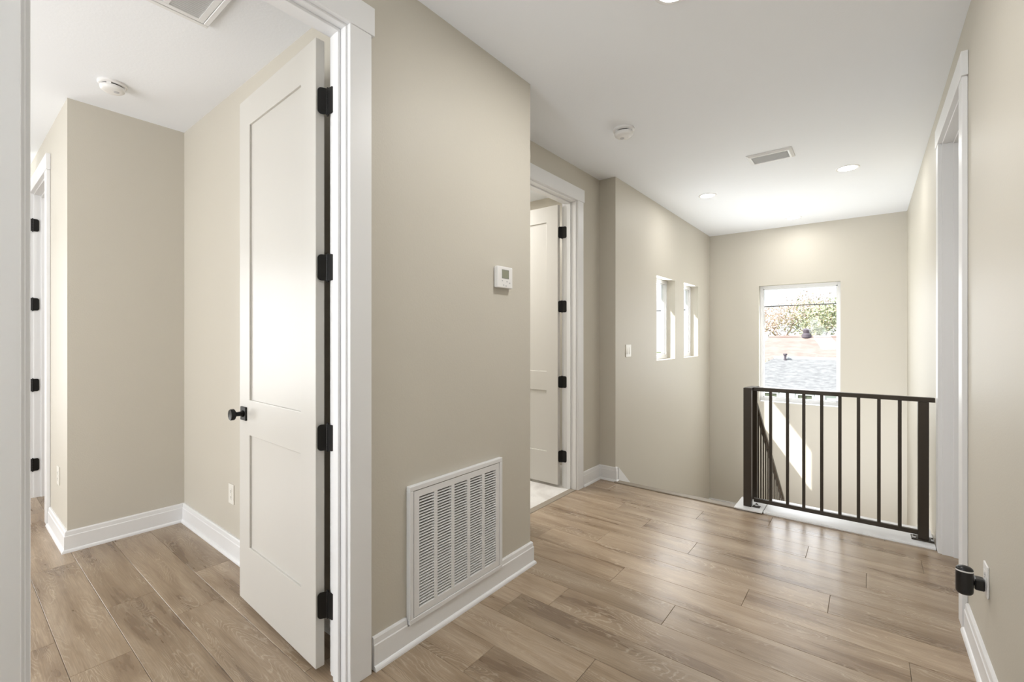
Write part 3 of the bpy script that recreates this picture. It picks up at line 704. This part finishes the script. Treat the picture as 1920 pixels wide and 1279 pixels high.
q = MB().tube((-3.24, 25.9, 0), (-3.24, 25.9, .42), .06, n=10); q.tube((-3.24, 25.9, .42), (-3.24, 25.9, .50), .09, .09, n=10); child(q, 'vent_pipe', PIPE, h1)
q = MB().lathe([(.28, 0), (.28, .22), (.18, .30), (.22, .42), (.24, .52), (.14, .62), (.02, .64)], (-3.3, 36.3, 1.28), 'z', 14); child(q, 'roof_turbine', PIPE, h2, smooth=True)
b = MB(); a = Vector((-30, 42.3, 3.88)); c = Vector((30, 42.3, 4.40)); pts = []
N = 20
for i in range(N):
    f0, f1 = i/N, (i+1)/N; sag = lambda f: -4*f*(1-f)*.25
    b.tube(a.lerp(c, f0)+Vector((0, 0, sag(f0))), a.lerp(c, f1)+Vector((0, 0, sag(f1))), .042, n=6)
pl = tag(b.build('power_line', CABLE), 'thin black power line strung across the sky before the trees', 'cable')

def tree(name, label, x, y, h, spread, leafs, seed, density, trunk=.22, base=-3.2, bm_=BARK, crown0=.35, lsize=.20, levels=5, group=None):
    rnd = random.Random(seed)
    r = tag(empty(name, (x, y, base)), label, 'tree')
    q = MB(); tips = []
    def br(p, d, L, rad, lev):
        steps = 3; cur = Vector(p); dd = Vector(d).normalized()
        for i in range(steps):
            nd = (dd+Vector((rnd.gauss(0, .16), rnd.gauss(0, .16), rnd.gauss(.02, .10)))).normalized(); nx = cur+nd*L/steps
            q.tube(cur, nx, rad*(1-.25*i/steps), rad*(1-.25*(i+1)/steps), n=7 if lev < 2 else 4, cap=False); cur = nx; dd = nd
            if lev >= 2: tips.append(Vector(cur))
        if lev >= levels: return
        for k in range(3 if lev < 3 else 2):
            a = rnd.uniform(0, 6.28); up = rnd.uniform(.15, .9) if lev < 2 else rnd.uniform(-.2, .8)
            s = Vector((math.cos(a)*spread, math.sin(a)*spread, up))
            br(cur, (dd*.55+s).normalized(), L*rnd.uniform(.62, .82), rad*.62, lev+1)
    br((0, 0, 0), (rnd.gauss(0, .05), 0, 1), h*crown0, trunk, 0)
    q.build('branches', bm_, r)
    for m, n in leafs:
        lq = MB()
        for i in range(n):
            p = rnd.choice(tips)+Vector((rnd.gauss(0, density), rnd.gauss(0, density), rnd.gauss(0, density*.8)))
            u = Vector((rnd.gauss(0, 1), rnd.gauss(0, 1), rnd.gauss(0, 1))).normalized(); w = u.orthogonal().normalized(); s = lsize*rnd.uniform(.6, 1.4)
            lq.add([p-u*s*.5, p+w*s*.28, p+u*s*.5, p-w*s*.28], [(0, 1, 2, 3)])
        o = lq.build('foliage', m, r); o['kind'] = 'stuff'
    return r
tree('tree', 'bare tree with pinkish twigs left in the view through the window', -7.5, 46.5, 7.0, .8, [(LEAFP, 3800), (LEAFY, 350)], 3, .42, bm_=TWIG, lsize=.17)
tree('tree', 'bare tree with tan twigs at the middle of the view through the window', -5.0, 56, 9.0, .8, [(LEAFP, 4500), (LEAFG, 300), (LEAFY, 600)], 11, .5, bm_=TWIG, lsize=.18)
tree('tree', 'green leafy tree on the right of the view through the window', -.9, 46.5, 7.7, .85, [(LEAFG, 4500), (LEAFY, 1200)], 5, .5, lsize=.2)
tree('shrub', 'small green shrub beside the left end of the grey roof', -5.05, 30.6, 3.25, .35, [(LEAFG, 2500)], 21, .22, trunk=.05, lsize=.13, levels=3)
